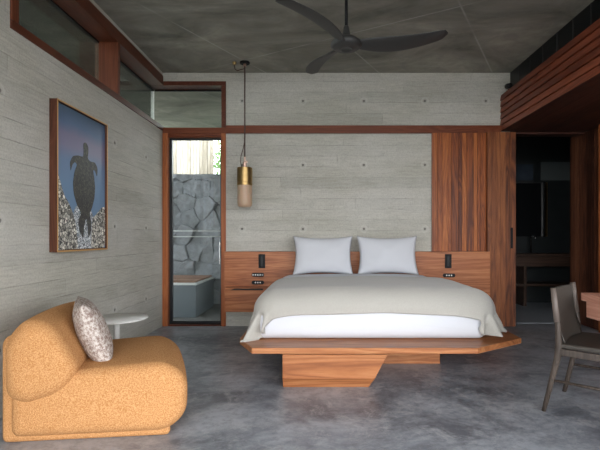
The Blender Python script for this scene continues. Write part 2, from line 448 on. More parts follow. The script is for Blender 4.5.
struct('wall_back', B((-1.213, 2.16, BW, 5.91, 0, H), (2.16, 2.455, BW, 5.91, 2.50, H), (LW, -1.213, BW, 5.91, 3.16, H), (2.455, 3.62, BW+.03, 5.91, 2.52, 3.2)), 'wall', 'board-formed grey concrete wall behind the bed')
# vertical boards right wall and front return
def boards(axis, a0, a1, w, gap, mk):
    bm = bmesh.new(); a = a0
    while a < a1-1e-4:
        b = min(a+w-gap, a1); box(bm, *mk(a, b)); a += w
    return bm
rnd = random.Random(3)
def vboards_x(x0, x1, ws, y0, y1, z0, z1, gap=.004, r=rnd):
    bm = bmesh.new(); a = x0
    while a < x1-1e-4:
        w = r.choice(ws); b = min(a+w, x1)
        if x1-b < .02: b = x1
        box(bm, a+gap/2, b-gap/2, y0-r.random()*.003, y1, z0, z1); a = b
    return bm
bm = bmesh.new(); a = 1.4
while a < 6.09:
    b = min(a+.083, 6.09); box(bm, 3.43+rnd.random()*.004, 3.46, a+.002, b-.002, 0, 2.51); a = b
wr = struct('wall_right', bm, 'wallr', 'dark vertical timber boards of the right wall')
struct('wall_right_core', B((3.462, 3.62, 1.4, 6.09, 0, 3.2)), 'tile', 'core behind the right timber wall')
struct('trim_5', B((3.355, 3.428, 5.22, 5.34, 0, 2.508)), 'frame_z', 'pale timber post on the right wall', bevel=.004)
# timber rail across the back wall, over the headboard
struct('trim_1', B((-1.212, 2.33, 5.69, 5.75, 2.485, 2.585)), 'frame_x', 'horizontal red timber rail along the back concrete wall', bevel=.003)
# vertical board panel right of the bed
bm = vboards_x(1.462, 2.16, (.045,.06,.075,.09), 5.685, 5.72, 0, 2.485)
struct('trim_2', bm, 'clad_z', 'vertical timber board panel right of the bed')
struct('trim_3', B((1.44, 1.4615, 5.68, 5.72, 0, 2.485)), 'frame_z', 'edge strip of the timber board panel')

# sliding timber door with handle
dr = thing('door_2', 'sliding timber door standing open right of the headboard', None, (2.125, 5.62, 0), kind='structure')
bm = bmesh.new(); a = 0; wsx = [.05,.06,.055,.065,.05,.08]
for w in wsx:
    box(bm, a+.001, a+w-.001, 0, .05, .012, 2.483); a += w
obj('door_leaf', bm, 'door_z', dr)
obj('handle', B((.292,.322,-.006,.004, 1.005, 1.27)), 'black', dr, bevel=.003)
struct('trim_4', B((2.46, 3.43, 5.74, 5.90, 2.485, 2.509)), 'soffit', 'dark door track above the bathroom opening')

# beam with horizontal lapped boards, soffit
bw = .47/6
bm = bmesh.new()
for k in range(6):
    z0 = 2.512+k*bw
    for (ya, yb) in ((YF, 1.35+.2*(k%3)), (1.352+.2*(k%3), 5.72)):
        o = .006*(k%2)
        vs = [(2.33, z0+.003), (2.324, z0+.003), (2.336, z0+bw-.004), (2.37, z0+bw-.004), (2.37, z0+.003)]
        prism(bm, vs[1:], ya, yb, 'Y')
struct('trim_6', bm, 'clad_y', 'red timber boards cladding the long bulkhead beam')
struct('wall_bulkhead', B((2.368, 2.62, YF, 5.74, 2.53, 2.982)), 'black', 'core of the timber clad bulkhead')
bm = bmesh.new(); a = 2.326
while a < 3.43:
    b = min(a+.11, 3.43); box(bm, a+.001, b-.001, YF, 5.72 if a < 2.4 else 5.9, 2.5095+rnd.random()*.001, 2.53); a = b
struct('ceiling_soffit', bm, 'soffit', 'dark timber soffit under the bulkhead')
# dark clerestory above the bulkhead
w4 = thing('window_3', 'dark high window strip between bulkhead and ceiling', None, (2.455, 0, 0), kind='structure')
obj('pane', B((0, .01, YF, 5.718, 2.983, H-.001)), 'duskglass', w4)
bm = bmesh.new()
for i in range(22):
    y = 5.46-.29*i
    if y > YF: box(bm, -.004, 0, y-.006, y+.006, 2.983, H-.001)
obj('glazing_bar', bm, 'fan', w4)

# ------------------------------------------------------------------ corner glazing
w1 = thing('window_1', 'left high window over the concrete wall with timber frame', None, (0,0,0), kind='structure')
obj('frame', B((OW, -2.02, 2.90, 5.91, 2.521, 2.58)), 'frame_d', w1, bevel=.003)
obj('frame', B((OW, -2.02, 2.90, 5.71, 3.105, 3.225), (OW, -2.02, 5.71, 5.91, 3.105, 3.159)), 'frame_d', w1, bevel=.003)
obj('frame', B((OW, -2.02, 2.905, 2.975, 2.581, 3.104)), 'frame_dz', w1, bevel=.003)
obj('mullion', B((OW+.001, -2.022, 4.43, 4.48, 2.581, 3.104)), 'frame_dz', w1, bevel=.003)
obj('gasket', B((OW-.012, OW+.012, 2.976, 5.9, 3.088, 3.104)), 'black', w1)
obj('pane', B((OW, OW+.008, 2.976, 4.429, 2.581, 3.104)), 'glass_hi', w1)
obj('pane', B((OW, OW+.008, 4.481, 5.905, 2.581, 3.104)), 'glass_hi', w1)
w2 = thing('window_2', 'transom window above the glass door', None, (0,0,0), kind='structure')
obj('frame', B((-2.019, -1.213, BW-.01, 5.91, 3.105, 3.159)), 'frame_d', w2, bevel=.003)
obj('frame', B((-2.219, -1.213, BW-.012, 5.915, 2.49, 2.56)), 'frame_x', w2, bevel=.003)
obj('frame', B((-1.272, -1.213, BW-.01, 5.908, 2.561, 3.104)), 'frame_d', w2, bevel=.003)
obj('gasket', B((-2.2, -1.272, 5.89, 5.909, 3.088, 3.104)), 'black', w2)
obj('pane', B((-2.205, -1.272, 5.893, 5.901, 2.561, 3.104)), 'glass_hi', w2)
obj('corner_seal', B((OW+.001, OW+.012, 5.892, 5.903, 2.581, 3.104)), 'tablegrey', w2)

d1 = thing('door_1', 'tall glass door in timber frame left of the headboard', None, (0,0,0), kind='structure')
obj('jamb', B((-2.029, -1.962, 5.70, 5.91, 0, 2.489)), 'frame_z', d1, bevel=.003)
obj('jamb', B((-1.272, -1.2135, 5.70, 5.91, 0, 2.489)), 'frame_z', d1, bevel=.003)
obj('head', B((-1.961, -1.273, 5.71, 5.91, 2.435, 2.489)), 'frame_x', d1, bevel=.003)
obj('sill', B((-1.961, -1.273, 5.72, 5.91, 0.0, .016)), 'frame_x', d1)
fr = obj('door_frame', B((-1.960, -1.925, 5.765, 5.815, .018, 2.433), (-1.296, -1.274, 5.765, 5.815, .018, 2.433), (-1.925, -1.296, 5.765, 5.815, 2.415, 2.433), (-1.925, -1.296, 5.765, 5.815, .018, .04)), 'steel', d1)
obj('pane', B((-1.925, -1.296, 5.785, 5.793, .04, 2.415)), 'glass', d1)
bm = bmesh.new(); lathe(bm, [(0,0),(.012,0),(.012,.03),(0,.03)], (-1.304, 5.77, 1.05)); box(bm, -1.309, -1.301, 5.758, 5.766, .80, 1.08)
obj('handle', bm, 'chrome', d1)
obj('weather_strip', B((-1.925,-1.296,5.78,5.784,.04,.052)), 'black', d1)

# ------------------------------------------------------------------ garden beyond the glass door
def stone_wall(x0, x1, z0, z1, y, nx, nz):
    r = random.Random(11); pts = []
    xx = x0-.3
    while xx < x1+.3:
        zz = z0-.3
        while zz < z1+.3:
            pts.append((xx+r.uniform(-.24,.24), zz+r.uniform(-.17,.17), r.uniform(-.02,.03), r.uniform(-.25,.25), r.uniform(-.25,.25)))
            zz += .27
        xx += .36
    cells = {}
    for p in pts: cells.setdefault((int(p[0]//.5), int(p[1]//.5)), []).append(p)
    bm = bmesh.new(); rows = []
    for j in range(nz+1):
        row = []
        for i in range(nx+1):
            x = x0+(x1-x0)*i/nx; z = z0+(z1-z0)*j/nz
            wx = x + .05*noise.noise(Vector((x*3, z*3, 1))); wz = z + .05*noise.noise(Vector((x*3, z*3, 5)))
            ds = []
            for a in (-1,0,1):
                for b in (-1,0,1):
                    for p in cells.get((int(wx//.5)+a, int(wz//.5)+b), ()):
                        ds.append((math.hypot(wx-p[0], (wz-p[1])*1.15), p))
            ds.sort(key=lambda t: t[0])
            e = ds[1][0]-ds[0][0]; p = ds[0][1]
            d = min(1, e/.03)*.005 + p[2] + (wx-p[0])*p[3]*1.1 + (wz-p[1])*p[4]*1.1 + .010*noise.noise(Vector((x*9, z*9, 3)))
            d += .022*noise.noise(Vector((x*4.5, z*6, 9))) + .010*noise.noise(Vector((x*14, z*17, 2))) - .004*max(0, 1-e/.014)
            row.append(bm.verts.new((x, y-d, z)))
        rows.append(row)
    for j in range(nz):
        for i in range(nx): bm.faces.new((rows[j][i], rows[j][i+1], rows[j+1][i+1], rows[j+1][i]))
    # thickness
    t0 = [bm.verts.new((v.co.x, y+.35, z1)) for v in (rows[-1][0], rows[-1][-1])]
    box(bm, x0, x1, y+.05, y+.35, z0, z1-.002)
    for i in range(nx):
        pass
    top = [bm.verts.new((v.co.x, y+.06, z1)) for v in rows[-1]]
    for i in range(nx): bm.faces.new((rows[-1][i], rows[-1][i+1], top[i+1], top[i]))
    for v in t0: bm.verts.remove(v)
    return bm
struct('wall_garden', stone_wall(-4.6, .4, 0, 2.23, 7.62, 420, 190), 'stone', 'dark volcanic stone garden wall behind the glass door')
bn = thing('garden_bench', 'blue grey stone bench with slatted timber top seen through the glass door', 'bench', (-1.80, 6.43, -.02))
obj('block', B((-1.9, 0, 0, 1.07, 0, .47)), 'blockstone', bn, bevel=.006)
obj('coping', B((-1.91, .012, -.012, 1.075, .471, .50)), 'palestone', bn)
bm = bmesh.new(); a = .06
while a < 1.06:
    box(bm, -1.88, -.03, a, a+.085, .501, .525); a += .092
obj('seat_slats', bm, 'deck', bn)
struct('wall_light_block', B((-4.5, -4.35, -2, 7.6, -.02, 2.5)), 'wall', 'unseen concrete wall added outside to the left to dim the overhang soffit')  # unseen wall added to cut the daylight reaching the overhang soffit
rl = thing('pale_bars', 'pair of thin pale horizontal bars crossing in front of the stone wall', 'bars', (0, 6.2, 0))  # two thin pale bars with end posts behind the door glass
for z in (1.235, 1.155):
    bm = bmesh.new(); tube(bm, [(-3.6, 0, z), (-.9, 0, z)], .007); obj('rail', bm, 'palestone', rl, smooth=True)
for x in (-3.6, -.9):
    bm = bmesh.new(); tube(bm, [(x, .0, -.02), (x, .0, 1.26)], .014); obj('post', bm, 'palestone', rl, smooth=True)
fn = thing('timber_fence', 'tall bleached white timber fence above the stone wall', 'fence', (-5.5, 9.6, -.02))
bm = bmesh.new(); a = 0; r = random.Random(5)
while a < 3.18:
    w = r.choice((.06,.075,.09)); box(bm, a, a+w-.006, -r.random()*.012, .03, 0, 3.9); a += w
obj('fence_boards', bm, 'fence', fn)
for z in (1.0, 3.0): obj('rail', B((0, 3.15, .031, .08, z, z+.1)), 'fence', fn)
tr = thing('tree', 'leafy green tree standing right of the white fence', 'tree', (-1.7, 10.6, -.02))
bm = bmesh.new(); tube(bm, [(0,0,0), (.05,.02,1), (-.03,.05,2), (.05,0,3.1)], [.09,.075,.06,.03]); obj('trunk', bm, 'bark', tr, smooth=True)
bm = bmesh.new(); r = random.Random(2)
for i in range(2600):
    d = Vector((r.gauss(0,1), r.gauss(0,1), r.gauss(0,1))).normalized()*(r.random()**.35)
    c = Vector((d.x*.95, d.y*.8, 2.75+d.z*1.35))
    a = Vector((r.gauss(0,1), r.gauss(0,1), r.gauss(0,1))).normalized(); b = a.cross(Vector((r.gauss(0,1), r.gauss(0,1), r.gauss(0,1)))).normalized()
    L = r.uniform(.05,.09); W = L*.4
    bm.faces.new([bm.verts.new(c+p) for p in (a*L, b*W, -a*L, -b*W)])
obj('foliage', bm, 'leaf', tr)

# ------------------------------------------------------------------ bathroom behind the doorway
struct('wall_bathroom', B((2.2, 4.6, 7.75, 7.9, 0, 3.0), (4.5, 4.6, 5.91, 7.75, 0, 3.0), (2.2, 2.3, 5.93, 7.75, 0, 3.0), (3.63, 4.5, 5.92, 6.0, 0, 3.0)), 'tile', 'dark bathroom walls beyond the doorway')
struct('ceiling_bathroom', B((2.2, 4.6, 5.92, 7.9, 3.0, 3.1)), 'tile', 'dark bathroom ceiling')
vn = thing('bathroom_vanity', 'dark timber vanity bench with open lower shelf in the bathroom', 'vanity', (2.31, 7.30, .004))
obj('countertop', B((0, 2.18, 0, .44, .83, .87)), 'vanity', vn)
obj('drawer_front', B((0, 2.18, .02, .42, .66, .825)), 'vanity', vn)
obj('shelf', B((0, 2.18, .02, .44, .33, .37)), 'vanity', vn)
for x in (0, 1.06, 2.13): obj('leg', B((x, x+.05, .03, .42, 0, .329 if True else 0), (x, x+.05, .03, .42, .371, .659)), 'vanity', vn)
mr = thing('bathroom_mirror', 'tall dark bathroom mirror with pale metal edge above the vanity', 'mirror', (3.34, 7.66, 1.16))
obj('mirror_glass', B((0, .50, 0, .02, 0, .92)), 'duskglass', mr)
obj('frame', B((.501, .53, -.03, .03, 0, .93)), 'chrome', mr)
obj('frame', B((-.01, .50, -.02, .03, .921, .935)), 'fan', mr)
tag(obj('wall_light', B((3.905, 3.925, 7.64, 7.70, 1.16, 2.09)), 'brass'), 'slim upright brass light bar beside the bathroom mirror', 'light')
tag(obj('bathroom_tap', tube(bmesh.new(), [(3.62,7.6,.876),(3.62,7.6,1.12),(3.62,7.56,1.17),(3.62,7.48,1.17),(3.62,7.45,1.13)], .012), 'chrome', smooth=True), 'curved metal tap on the bathroom vanity below the mirror', 'tap')
hw = thing('window_4', 'high bathroom window strip', None, (0,0,0), kind='structure')
obj('pane', B((2.9, 3.72, 7.735, 7.749, 2.14, 2.42)), plain('glass_reflection_blue', (.05,.065,.085), .15, var=.3, nscale=6), hw)  # bluish window reflection put into the pane colour
obj('pane', B((3.86, 4.4, 7.735, 7.749, 2.14, 2.46)), plain('glass_reflection_grey', (.10,.115,.115), .2, var=.1), hw)  # greyer part of the window reflection, also put into the colour

# ------------------------------------------------------------------ headboard and nightstand
hb = thing('headboard', 'wide low timber headboard wall panel behind the bed', 'headboard', (0, 5.60, 0))
obj('panel', B((-1.212, 2.15, 0, .119, .40, .965)), 'head', hb, bevel=.004)
def outlet(x, y, z):
    f = obj('switch_plate', B((x-.042, x+.042, y-.008, y-.0005, z-.088, z+.088)), 'black', hb, bevel=.003)
    obj('reading_light', B((x-.018, x+.018, y-.016, y-.0085, z-.06, z+.065)), 'duskglass', f, bevel=.004)
def oval(x, y, z, n):
    pts = [(x + s*.055 + .024*math.cos(t), z + .024*math.sin(t)) for s, rng in ((1, [-PI/2+PI*i/10 for i in range(11)]), (-1, [PI/2+PI*i/10 for i in range(11)])) for t in rng]
    f = obj('socket_plate', prism(bmesh.new(), pts, y-.007, y-.0005), 'black', hb)
    for i in range(n):
        cx = x + (i-(n-1)/2)*.03
        bm = bmesh.new(); prism(bm, [(cx+.009*math.cos(a), z+.009*math.sin(a)) for a in [2*PI*k/12 for k in range(12)]], y-.010, y-.0072)
        obj('button', bm, 'tablegrey', f)
outlet(-.735, 0, .915-.06 if False else .845+.0, )
outlet(1.62, 0, .845)
oval(-.785, 0, .672, 5); oval(-.785, 0, .575, 3); oval(1.63, 0, .665, 3)

ns = thing('nightstand', 'floating timber bedside drawer box left of the bed', 'nightstand', (0, 5.42, 0))
obj('carcass', B((-1.165, -.66, .014, .179, .232, .528)), 'head', ns, bevel=.003)
obj('drawer', B((-1.165, -.66, 0, .012, .232, .494)), 'head', ns, bevel=.003)
obj('slot_shade', prism(bmesh.new(), [(-1.10, .499), (-.70, .499), (-.70, .518), (-1.05, .518)], .004, .0135), 'black', ns)  # black strip stands in for the shade inside the drawer slot

# ------------------------------------------------------------------ bed
bed = thing('platform_bed', 'low timber platform bed base with chamfered corners and angled plinth', 'bed', (0, 0, 0))
PT = .32; TH = .045
out = [(-.655, 3.62), (-.51, 3.315), (1.185, 3.315), (1.655, 3.64), (1.655, 5.59), (-.655, 5.59)]
bm = bmesh.new(); prism(bm, out, PT-TH, PT, 'Z'); obj('platform', bm, 'bed', bed, bevel=.004)
PZ = PT-TH-.001
bm = bmesh.new()
lo = [(-.283, 3.375), (.372, 3.375), (.372, 4.02), (-.283, 4.02)]
hi = [(-.283, 3.37), (.505, 3.37), (.505, 4.02), (-.283, 4.02)]
pl = [(-.283, 0), (.372, 0), (.515, PZ), (-.283, PZ)]
def front_plinth():
    bm = bmesh.new(); box(bm, -.27, .49, 3.37, 3.99, PZ-.012, PZ)
    zc = .082
    def ring(z, x1, yf): return [bm.verts.new(p) for p in ((-.283, yf, z), (x1, yf, z), (x1, 4.0, z), (-.283, 4.0, z))]
    r0 = ring(0, .372, 3.392); r1 = ring(zc, .415, 3.338); r2 = ring(PZ-.010, .509, 3.338)
    bm.faces.new(r0); bm.faces.new(r2)
    for a, b in ((r0, r1), (r1, r2)):
        for i in range(4): bm.faces.new((a[i], a[(i+1) % 4], b[(i+1) % 4], b[i]))
    return bm
obj('plinth', front_plinth(), 'bed', bed, bevel=.003)
obj('rear_plinth', B((-.20, 1.09, 4.02, 5.0, 0, PZ)), 'bed', bed, bevel=.003)

MX0, MX1, MY0, MY1 = -.508, 1.345, 3.56, 5.54
pts = roundpoly([(MX0, PT+.001), (MX1, PT+.001), (MX1, .655), (MX0, .655)], [.05,.05,.14,.14], 8)
mt = softloft(pts, MY0, MY1, .085, n=160, rs=7, crown=0)
for v in mt.verts:
    p = v.co*5
    if v.co.y < MY0+.05: v.co.y += .006*noise.noise(Vector((p.x*.7, 0, p.z*1.6)))
mo = obj('mattress', mt, 'sheet', smooth=True); tag(mo, 'thick mattress in a fitted white sheet on the timber platform', 'mattress')

def drape(x0, x1, yf, yend, ztop, dl, dr, df, reach, flare=.12, off=0, wave=.03, seed=0, nx=150, ny=110, crown=.03, dmax=.50, dcut=.07, side_tuck=0, droop=0):
    bm = bmesh.new(); rows = []
    X0, X1, Y0 = x0+reach, x1-reach, yf+reach
    quarter = reach*PI/2*.93
    for j in range(ny+1):
        row = []
        for i in range(nx+1):
            fx = x0-dl + (x1-x0+dl+dr)*i/nx
            fy = yf-df + (yend-yf+df)*j/ny
            # wandering hem
            hx = .02*noise.noise(Vector((fx*1.7, seed, 0)))
            if j < 12: fy += hx*(1-j/12)
            tt = abs(fx-(x0+x1)/2)/((x1-x0)/2)
            if fy < yf+.2: fy -= droop*max(0, min(1, (tt-.55)/.45))**2*min(1, (yf+.2-fy)/.3) - .3*droop*max(0, 1-tt)*min(1, (yf+.2-fy)/.3)
            qx = min(max(fx, X0), X1); qy = max(fy, Y0)
            dx, dy = fx-qx, fy-qy; d = math.hypot(dx, dy)
            if fx != qx and fy < qy and d > (dmax if fx < 0 else dmax-dcut): dm = dmax if fx < 0 else dmax-dcut; d0 = d; d = dm + (d-dm)*.25; dx *= d/d0; dy *= d/d0
            t = (fx-(x0+x1)/2)/((x1-x0)/2); s = min(1, max(-1, (fy-yf)/(yend-yf)))
            zc = ztop + crown*max(0, 1-t*t)*(1-.25*s)
            if d < 1e-9: px, py, pz = fx, fy, zc
            else:
                nxv, nyv = dx/d, dy/d
                if d < quarter:
                    a = d/quarter*PI/2; h = reach*math.sin(a); dz = reach*(1-math.cos(a))*.9
                    rest = 0
                else:
                    rest = d-quarter; h = reach; dz = reach*.9+rest*.985
                if nxv > 0 and nyv < 0 and side_tuck:
                    a_ = math.atan2(-nyv, nxv); a_ += side_tuck*math.sin(2*a_)*min(1, rest/.12); nxv, nyv = math.cos(a_), -math.sin(a_)
                corner = abs(nxv*nyv)*2
                ang = math.atan2(nyv, nxv)
                tang = (fy if abs(nxv) > abs(nyv) else fx)
                wv = rest*(.16*math.sin(tang*9+seed*2+1.2*math.sin(tang*3.1)) * (1-corner) + 1.0*corner*math.sin(ang*13+seed))
                fl = flare*rest*(1 + .1*corner) if abs(nxv) > .35 else flare*.25*rest
                h += fl + wv*.55 + off
                px, py, pz = qx+nxv*h, qy+nyv*h, zc-dz
            q = Vector((fx*2.6, fy*2.6, seed))
            w = noise.noise(q)*.55 + noise.noise(q*2.7)*.3
            pz += wave*w*.35*(1 if d < quarter else .3)
            row.append(bm.verts.new((px, py, max(pz, PT+.012))))
        rows.append(row)
    for j in range(ny):
        for i in range(nx): bm.faces.new((rows[j][i], rows[j][i+1], rows[j+1][i+1], rows[j+1][i]))
    return bm
sh = obj('top_sheet', drape(MX0-.008, MX1+.008, MY0+.01, 5.30, .690, .22, .22, .02, .17, .05, 0, .03, 3), 'sheet', smooth=True)
tag(sh, 'white top sheet spread over the bed below the pillows', 'sheet')
m = sh.modifiers.new('s', 'SOLIDIFY'); m.thickness = .012; m.offset = -1
bl = obj('blanket', drape(MX0-.045, MX1+.115, MY0-.03, 4.72, .712, .26, .26, .135, .19, .10, 0, .035, 8, side_tuck=.55, droop=.065), 'blanket', smooth=True)
tag(bl, 'oatmeal coloured woven blanket draped across the foot of the bed', 'blanket')
m = bl.modifiers.new('s', 'SOLIDIFY'); m.thickness = .012; m.offset = -1

for (cx, w, sd, lab) in ((.036, .715, 1, 'white rectangular pillow on the left half of the bed'), (.822, .725, 9, 'white rectangular pillow on the right half of the bed, before the board panel edge')):
    p = obj('bed_pillow', cushion(w, .475, .20, 44, .10, sd, .012, 2.6), 'sheet', smooth=True, loc=(cx, 5.34, .695), rot=(-.24, 0, 0))
    tag(p, lab, 'pillow', 'pillows on the bed')

# ------------------------------------------------------------------ ochre lounge chair
SH = lambda q: (q[0]-.25*q[1]*min(1, max(0, q[0]/.45)), q[1], q[2])
ch = thing('lounge_chair', 'low ochre boucle lounge chair with rounded back roll against the left wall', 'armchair', (-1.772, 2.455, 0), math.radians(6.5))
W = .80
base_prof = roundpoly([(0, 0), (.915, 0), (.915, .07), (.16, .07), (.15, .60), (0, .60)], [.03,.03,.03,.03,.05,.06], 5)
bo = obj('base', softloft(base_prof, 0, W, .03, n=200, rs=4, fn=SH), 'orange', ch, smooth=True)
seat_prof = roundpoly([(.055, .035), (.90, .035), (1.005, .13), (1.01, .34), (.89, .43), (.055, .375)], [.05,.07,.08,.14,.16,.05], 9)
so = obj('seat', softloft(seat_prof, -.045, W-.02, .075, n=160, rs=9, crown=.012, fn=SH), 'orange', ch, smooth=True)
back_prof = roundpoly([(.045, .275), (.14, .225), (.34, .285), (.425, .42), (.28, .66), (.145, .70), (.04, .58)], [.08,.09,.11,.14,.15,.12,.16], 9)
ro = obj('back_cushion', softloft(back_prof, -.085, W-.03, .09, n=160, rs=10, crown=.02, fn=SH), 'orange', ch, smooth=True)
sc = obj('scatter_cushion', cushion(.44, .42, .17, 36, .02, 4, .008, 2.6), 'speckle', smooth=True, loc=(-1.365, 2.82, .362), rot=(-.0, 0, 0))
sc.rotation_euler = (Matrix.Rotation(math.radians(31), 4, 'Z') @ Matrix.Rotation(math.radians(-20), 4, 'Y') @ Matrix.Rotation(math.radians(90), 4, 'Z')).to_euler()
tag(sc, 'speckled pinkish grey scatter cushion standing on the ochre lounge chair', 'cushion')

# side table
st = thing('side_table', 'small round grey pedestal table behind the ochre chair', 'side table', (-1.615, 3.52, 0))
bm = bmesh.new(); lathe(bm, [(0,.49),(.20,.49),(.232,.497),(.236,.503),(.234,.508),(0,.508)], n=56); obj('tabletop', bm, 'tablegrey', st, smooth=True)
bm = bmesh.new(); lathe(bm, [(0,.01),(.021,.01),(.021,.489),(0,.489)]); obj('stem', bm, 'tablegrey', st, smooth=True)
bm = bmesh.new(); lathe(bm, [(0,0),(.15,0),(.15,.006),(.03,.016),(0,.016)], n=48); obj('foot', bm, 'tablegrey', st, smooth=True)

# ------------------------------------------------------------------ turtle picture
pc = thing('framed_picture', 'tall framed painting of a turtle above pebbles on the left wall', 'picture', (LW, 3.32, 1.035))
PW, PH, PD = .785, 1.155, .06
obj('frame', B((.001, PD, 0, .012, 0, PH), (.001, PD, PW-.012, PW, 0, PH), (.001, PD, .012, PW-.012, 0, .014), (.001, PD, .012, PW-.012, PH-.014, PH), (.001, .006, .012, PW-.012, .014, PH-.014)), 'frame_s', pc)
obj('gilt_edge', B((PD+.0005, PD+.003, 0, .010, 0, PH), (PD+.0005, PD+.003, PW-.010, PW, 0, PH), (PD+.0005, PD+.003, .010, PW-.010, 0, .012), (PD+.0005, PD+.003, .010, PW-.010, PH-.010, PH)), 'gold', pc)
cv = obj('canvas', B((.007, .045, 0, PW-.032, 0, PH-.036)), 'skypaint', pc, loc=(0, .016, .018))
CW, CH = PW-.032, PH-.036
def art(name, uv, m, lay, sm=True):
    pts = [(.016+u*CW, .018+(1-v)*CH) for u, v in uv]
    if sm: pts = roundpoly(pts, .05, 4)
    return obj(name, prism(bmesh.new(), pts, .0455+lay*.0006, .046+lay*.0006, 'X'), m, pc)
art('painted_pebbles', [(0,1),(0,.44),(.07,.54),(.13,.62),(.20,.66),(.30,.74),(.36,.84),(.40,1)], 'pebble', 0)
art('painted_pebbles', [(.66,1),(.70,.76),(.80,.73),(.90,.68),(1,.66),(1,1)], 'pebble', 0)
art('painted_pale_pebbles', [(.18,1),(.22,.86),(.30,.74),(.36,.68),(.48,.66),(.62,.68),(.72,.74),(.76,.86),(.74,1)], 'pebble_light', -.5)
T = [(.50,.285),(.555,.275),(.60,.30),(.60,.345),(.585,.385),(.64,.40),(.74,.395),(.80,.43),(.79,.50),(.74,.455),(.70,.455),(.72,.50),(.745,.58),(.73,.66),(.68,.73),(.625,.78),(.66,.83),(.66,.90),(.60,.955),(.585,.87),(.565,.82),(.55,.815),(.515,.87),(.50,.955),(.42,.90),(.40,.83),(.455,.78),(.37,.72),(.315,.65),(.30,.58),(.33,.50),(.38,.45),(.34,.435),(.29,.46),(.26,.51),(.245,.45),(.30,.40),(.40,.385),(.495,.385),(.505,.35)]
T = [(.5+(u-.5)*1.05, .925-(.955-v)*1.07) for u, v in T]
tp = [(.016+u*CW, .018+(1-v)*CH) for u, v in T]
obj('painted_turtle', prism(bmesh.new(), roundpoly(tp, .02, 3), .0470, .0476, 'X'), 'turtle', pc)

# ------------------------------------------------------------------ pendant lamp
pd = thing('pendant_lamp', 'brass and frosted glass pendant lamp hanging left of the bed', 'pendant lamp', (-.912, 5.37, 0))
bm = bmesh.new(); lathe(bm, [(0,H-.022),(.055,H-.022),(.06,H-.018),(.06,H-.001),(0,H-.001)]); obj('ceiling_rose', bm, 'black', pd, smooth=False)
bm = bmesh.new(); lathe(bm, [(0,H-.05),(.017,H-.05),(.017,H-.023),(0,H-.023)]); obj('cable_grip', bm, 'copper', pd)
bm = bmesh.new(); lathe(bm, [(0,H-.03),(.02,H-.03),(.026,H-.001),(0,H-.001)], (-.125, 0, 0)); obj('ceiling_hook', bm, 'brass', pd)
bm = bmesh.new(); tube(bm, [(-.125,0,H-.03),(-.12,0,H-.08),(-.09,0,H-.105),(-.05,0,H-.09),(0,0,H-.08)], .005); obj('cable', bm, 'cord', pd, smooth=True)
bm = bmesh.new(); tube(bm, [(0,0,2.12),(0,0,H-.05)], .0085); obj('rod', bm, 'cord', pd, smooth=True)
bm = bmesh.new(); tube(bm, [(-.004,0,2.3),(-.02,0,2.22),(-.045,-.005,2.13),(-.05,-.005,2.06),(-.04,0,1.995)], .0045); obj('cable', bm, 'cord', pd, smooth=True)
bm = bmesh.new(); lathe(bm, [(0,1.992),(.022,1.992),(.022,2.06),(.012,2.075),(.012,2.12),(0,2.12)]); box(bm, -.003, .033, -.004, .004, 2.05, 2.075); obj('stem', bm, 'copper', pd)
bm = bmesh.new(); lathe(bm, [(0,1.99),(.088,1.99),(.092,1.985),(.092,1.815),(.089,1.812),(.0925,1.808),(.0925,1.775),(.085,1.773)], n=56); obj('brass_cap', bm, 'brass', pd, smooth=False)
bm = bmesh.new(); lathe(bm, [(.084,1.80),(.0885,1.772),(.0885,1.56),(.082,1.527),(.065,1.512),(0,1.508)], n=56); obj('lamp_shade', bm, 'shade', pd, smooth=True)

# ------------------------------------------------------------------ ceiling fan
fz = 2.745
fa = thing('ceiling_fan', 'dark grey three-blade ceiling fan above the bed', 'ceiling fan', (.215, 3.62, 0))
bm = bmesh.new(); lathe(bm, [(0,H-.05),(.055,H-.05),(.06,H-.001),(0,H-.001)]); obj('ceiling_canopy', bm, 'fan', fa)
bm = bmesh.new(); tube(bm, [(0,0,fz+.08),(0,0,H-.05)], .0125); obj('rod', bm, 'black', fa, smooth=True)
bm = bmesh.new(); lathe(bm, [(0,fz+.13),(.017,fz+.13),(.022,fz+.115),(.034,fz+.05),(.05,fz+.035),(.09,fz+.02),(.125,fz-.01),(.128,fz-.035),(.10,fz-.055),(.06,fz-.058),(.057,fz-.064),(.04,fz-.064),(.037,fz-.06),(.0,fz-.06)], n=48); obj('motor_housing', bm, 'fan', fa, smooth=True)
for deg in (-3, -123, 117):
    bm = bmesh.new(); rings = []; n = 18; R0, R1 = .09, .80
    for k in range(27):
        t = k/26; rr = R0+(R1-R0)*t
        chord = .095 + .085*math.sin(min(1, t/.45)*PI/2) - .05*max(0, (t-.5)/.5)**1.6
        if t > .93: chord *= math.sqrt(max(.04, 1-((t-.93)/.07)**2))
        tw = -math.radians(24 - 15*t); th = .012*(1-.7*t)+.002
        sweep = .05*math.sin(t*PI*.9) - .09*t*t
        zc = -.02 + .035*t**2
        ring = []
        for q in range(n):
            a = 2*PI*q/n; cx = math.cos(a)*chord/2; cz = math.sin(a)*th
            ring.append(bm.verts.new((rr, sweep + cx*math.cos(tw), fz + zc + cx*math.sin(tw) + cz)))
        rings.append(ring)
    for a, b in zip(rings, rings[1:]):
        for q in range(n): bm.faces.new((a[q], a[(q+1) % n], b[(q+1) % n], b[q]))
    bm.faces.new(rings[0]); bm.faces.new(rings[-1])
    obj('blade', bm, 'fan', fa, smooth=True, rot=(0, 0, math.radians(deg)))

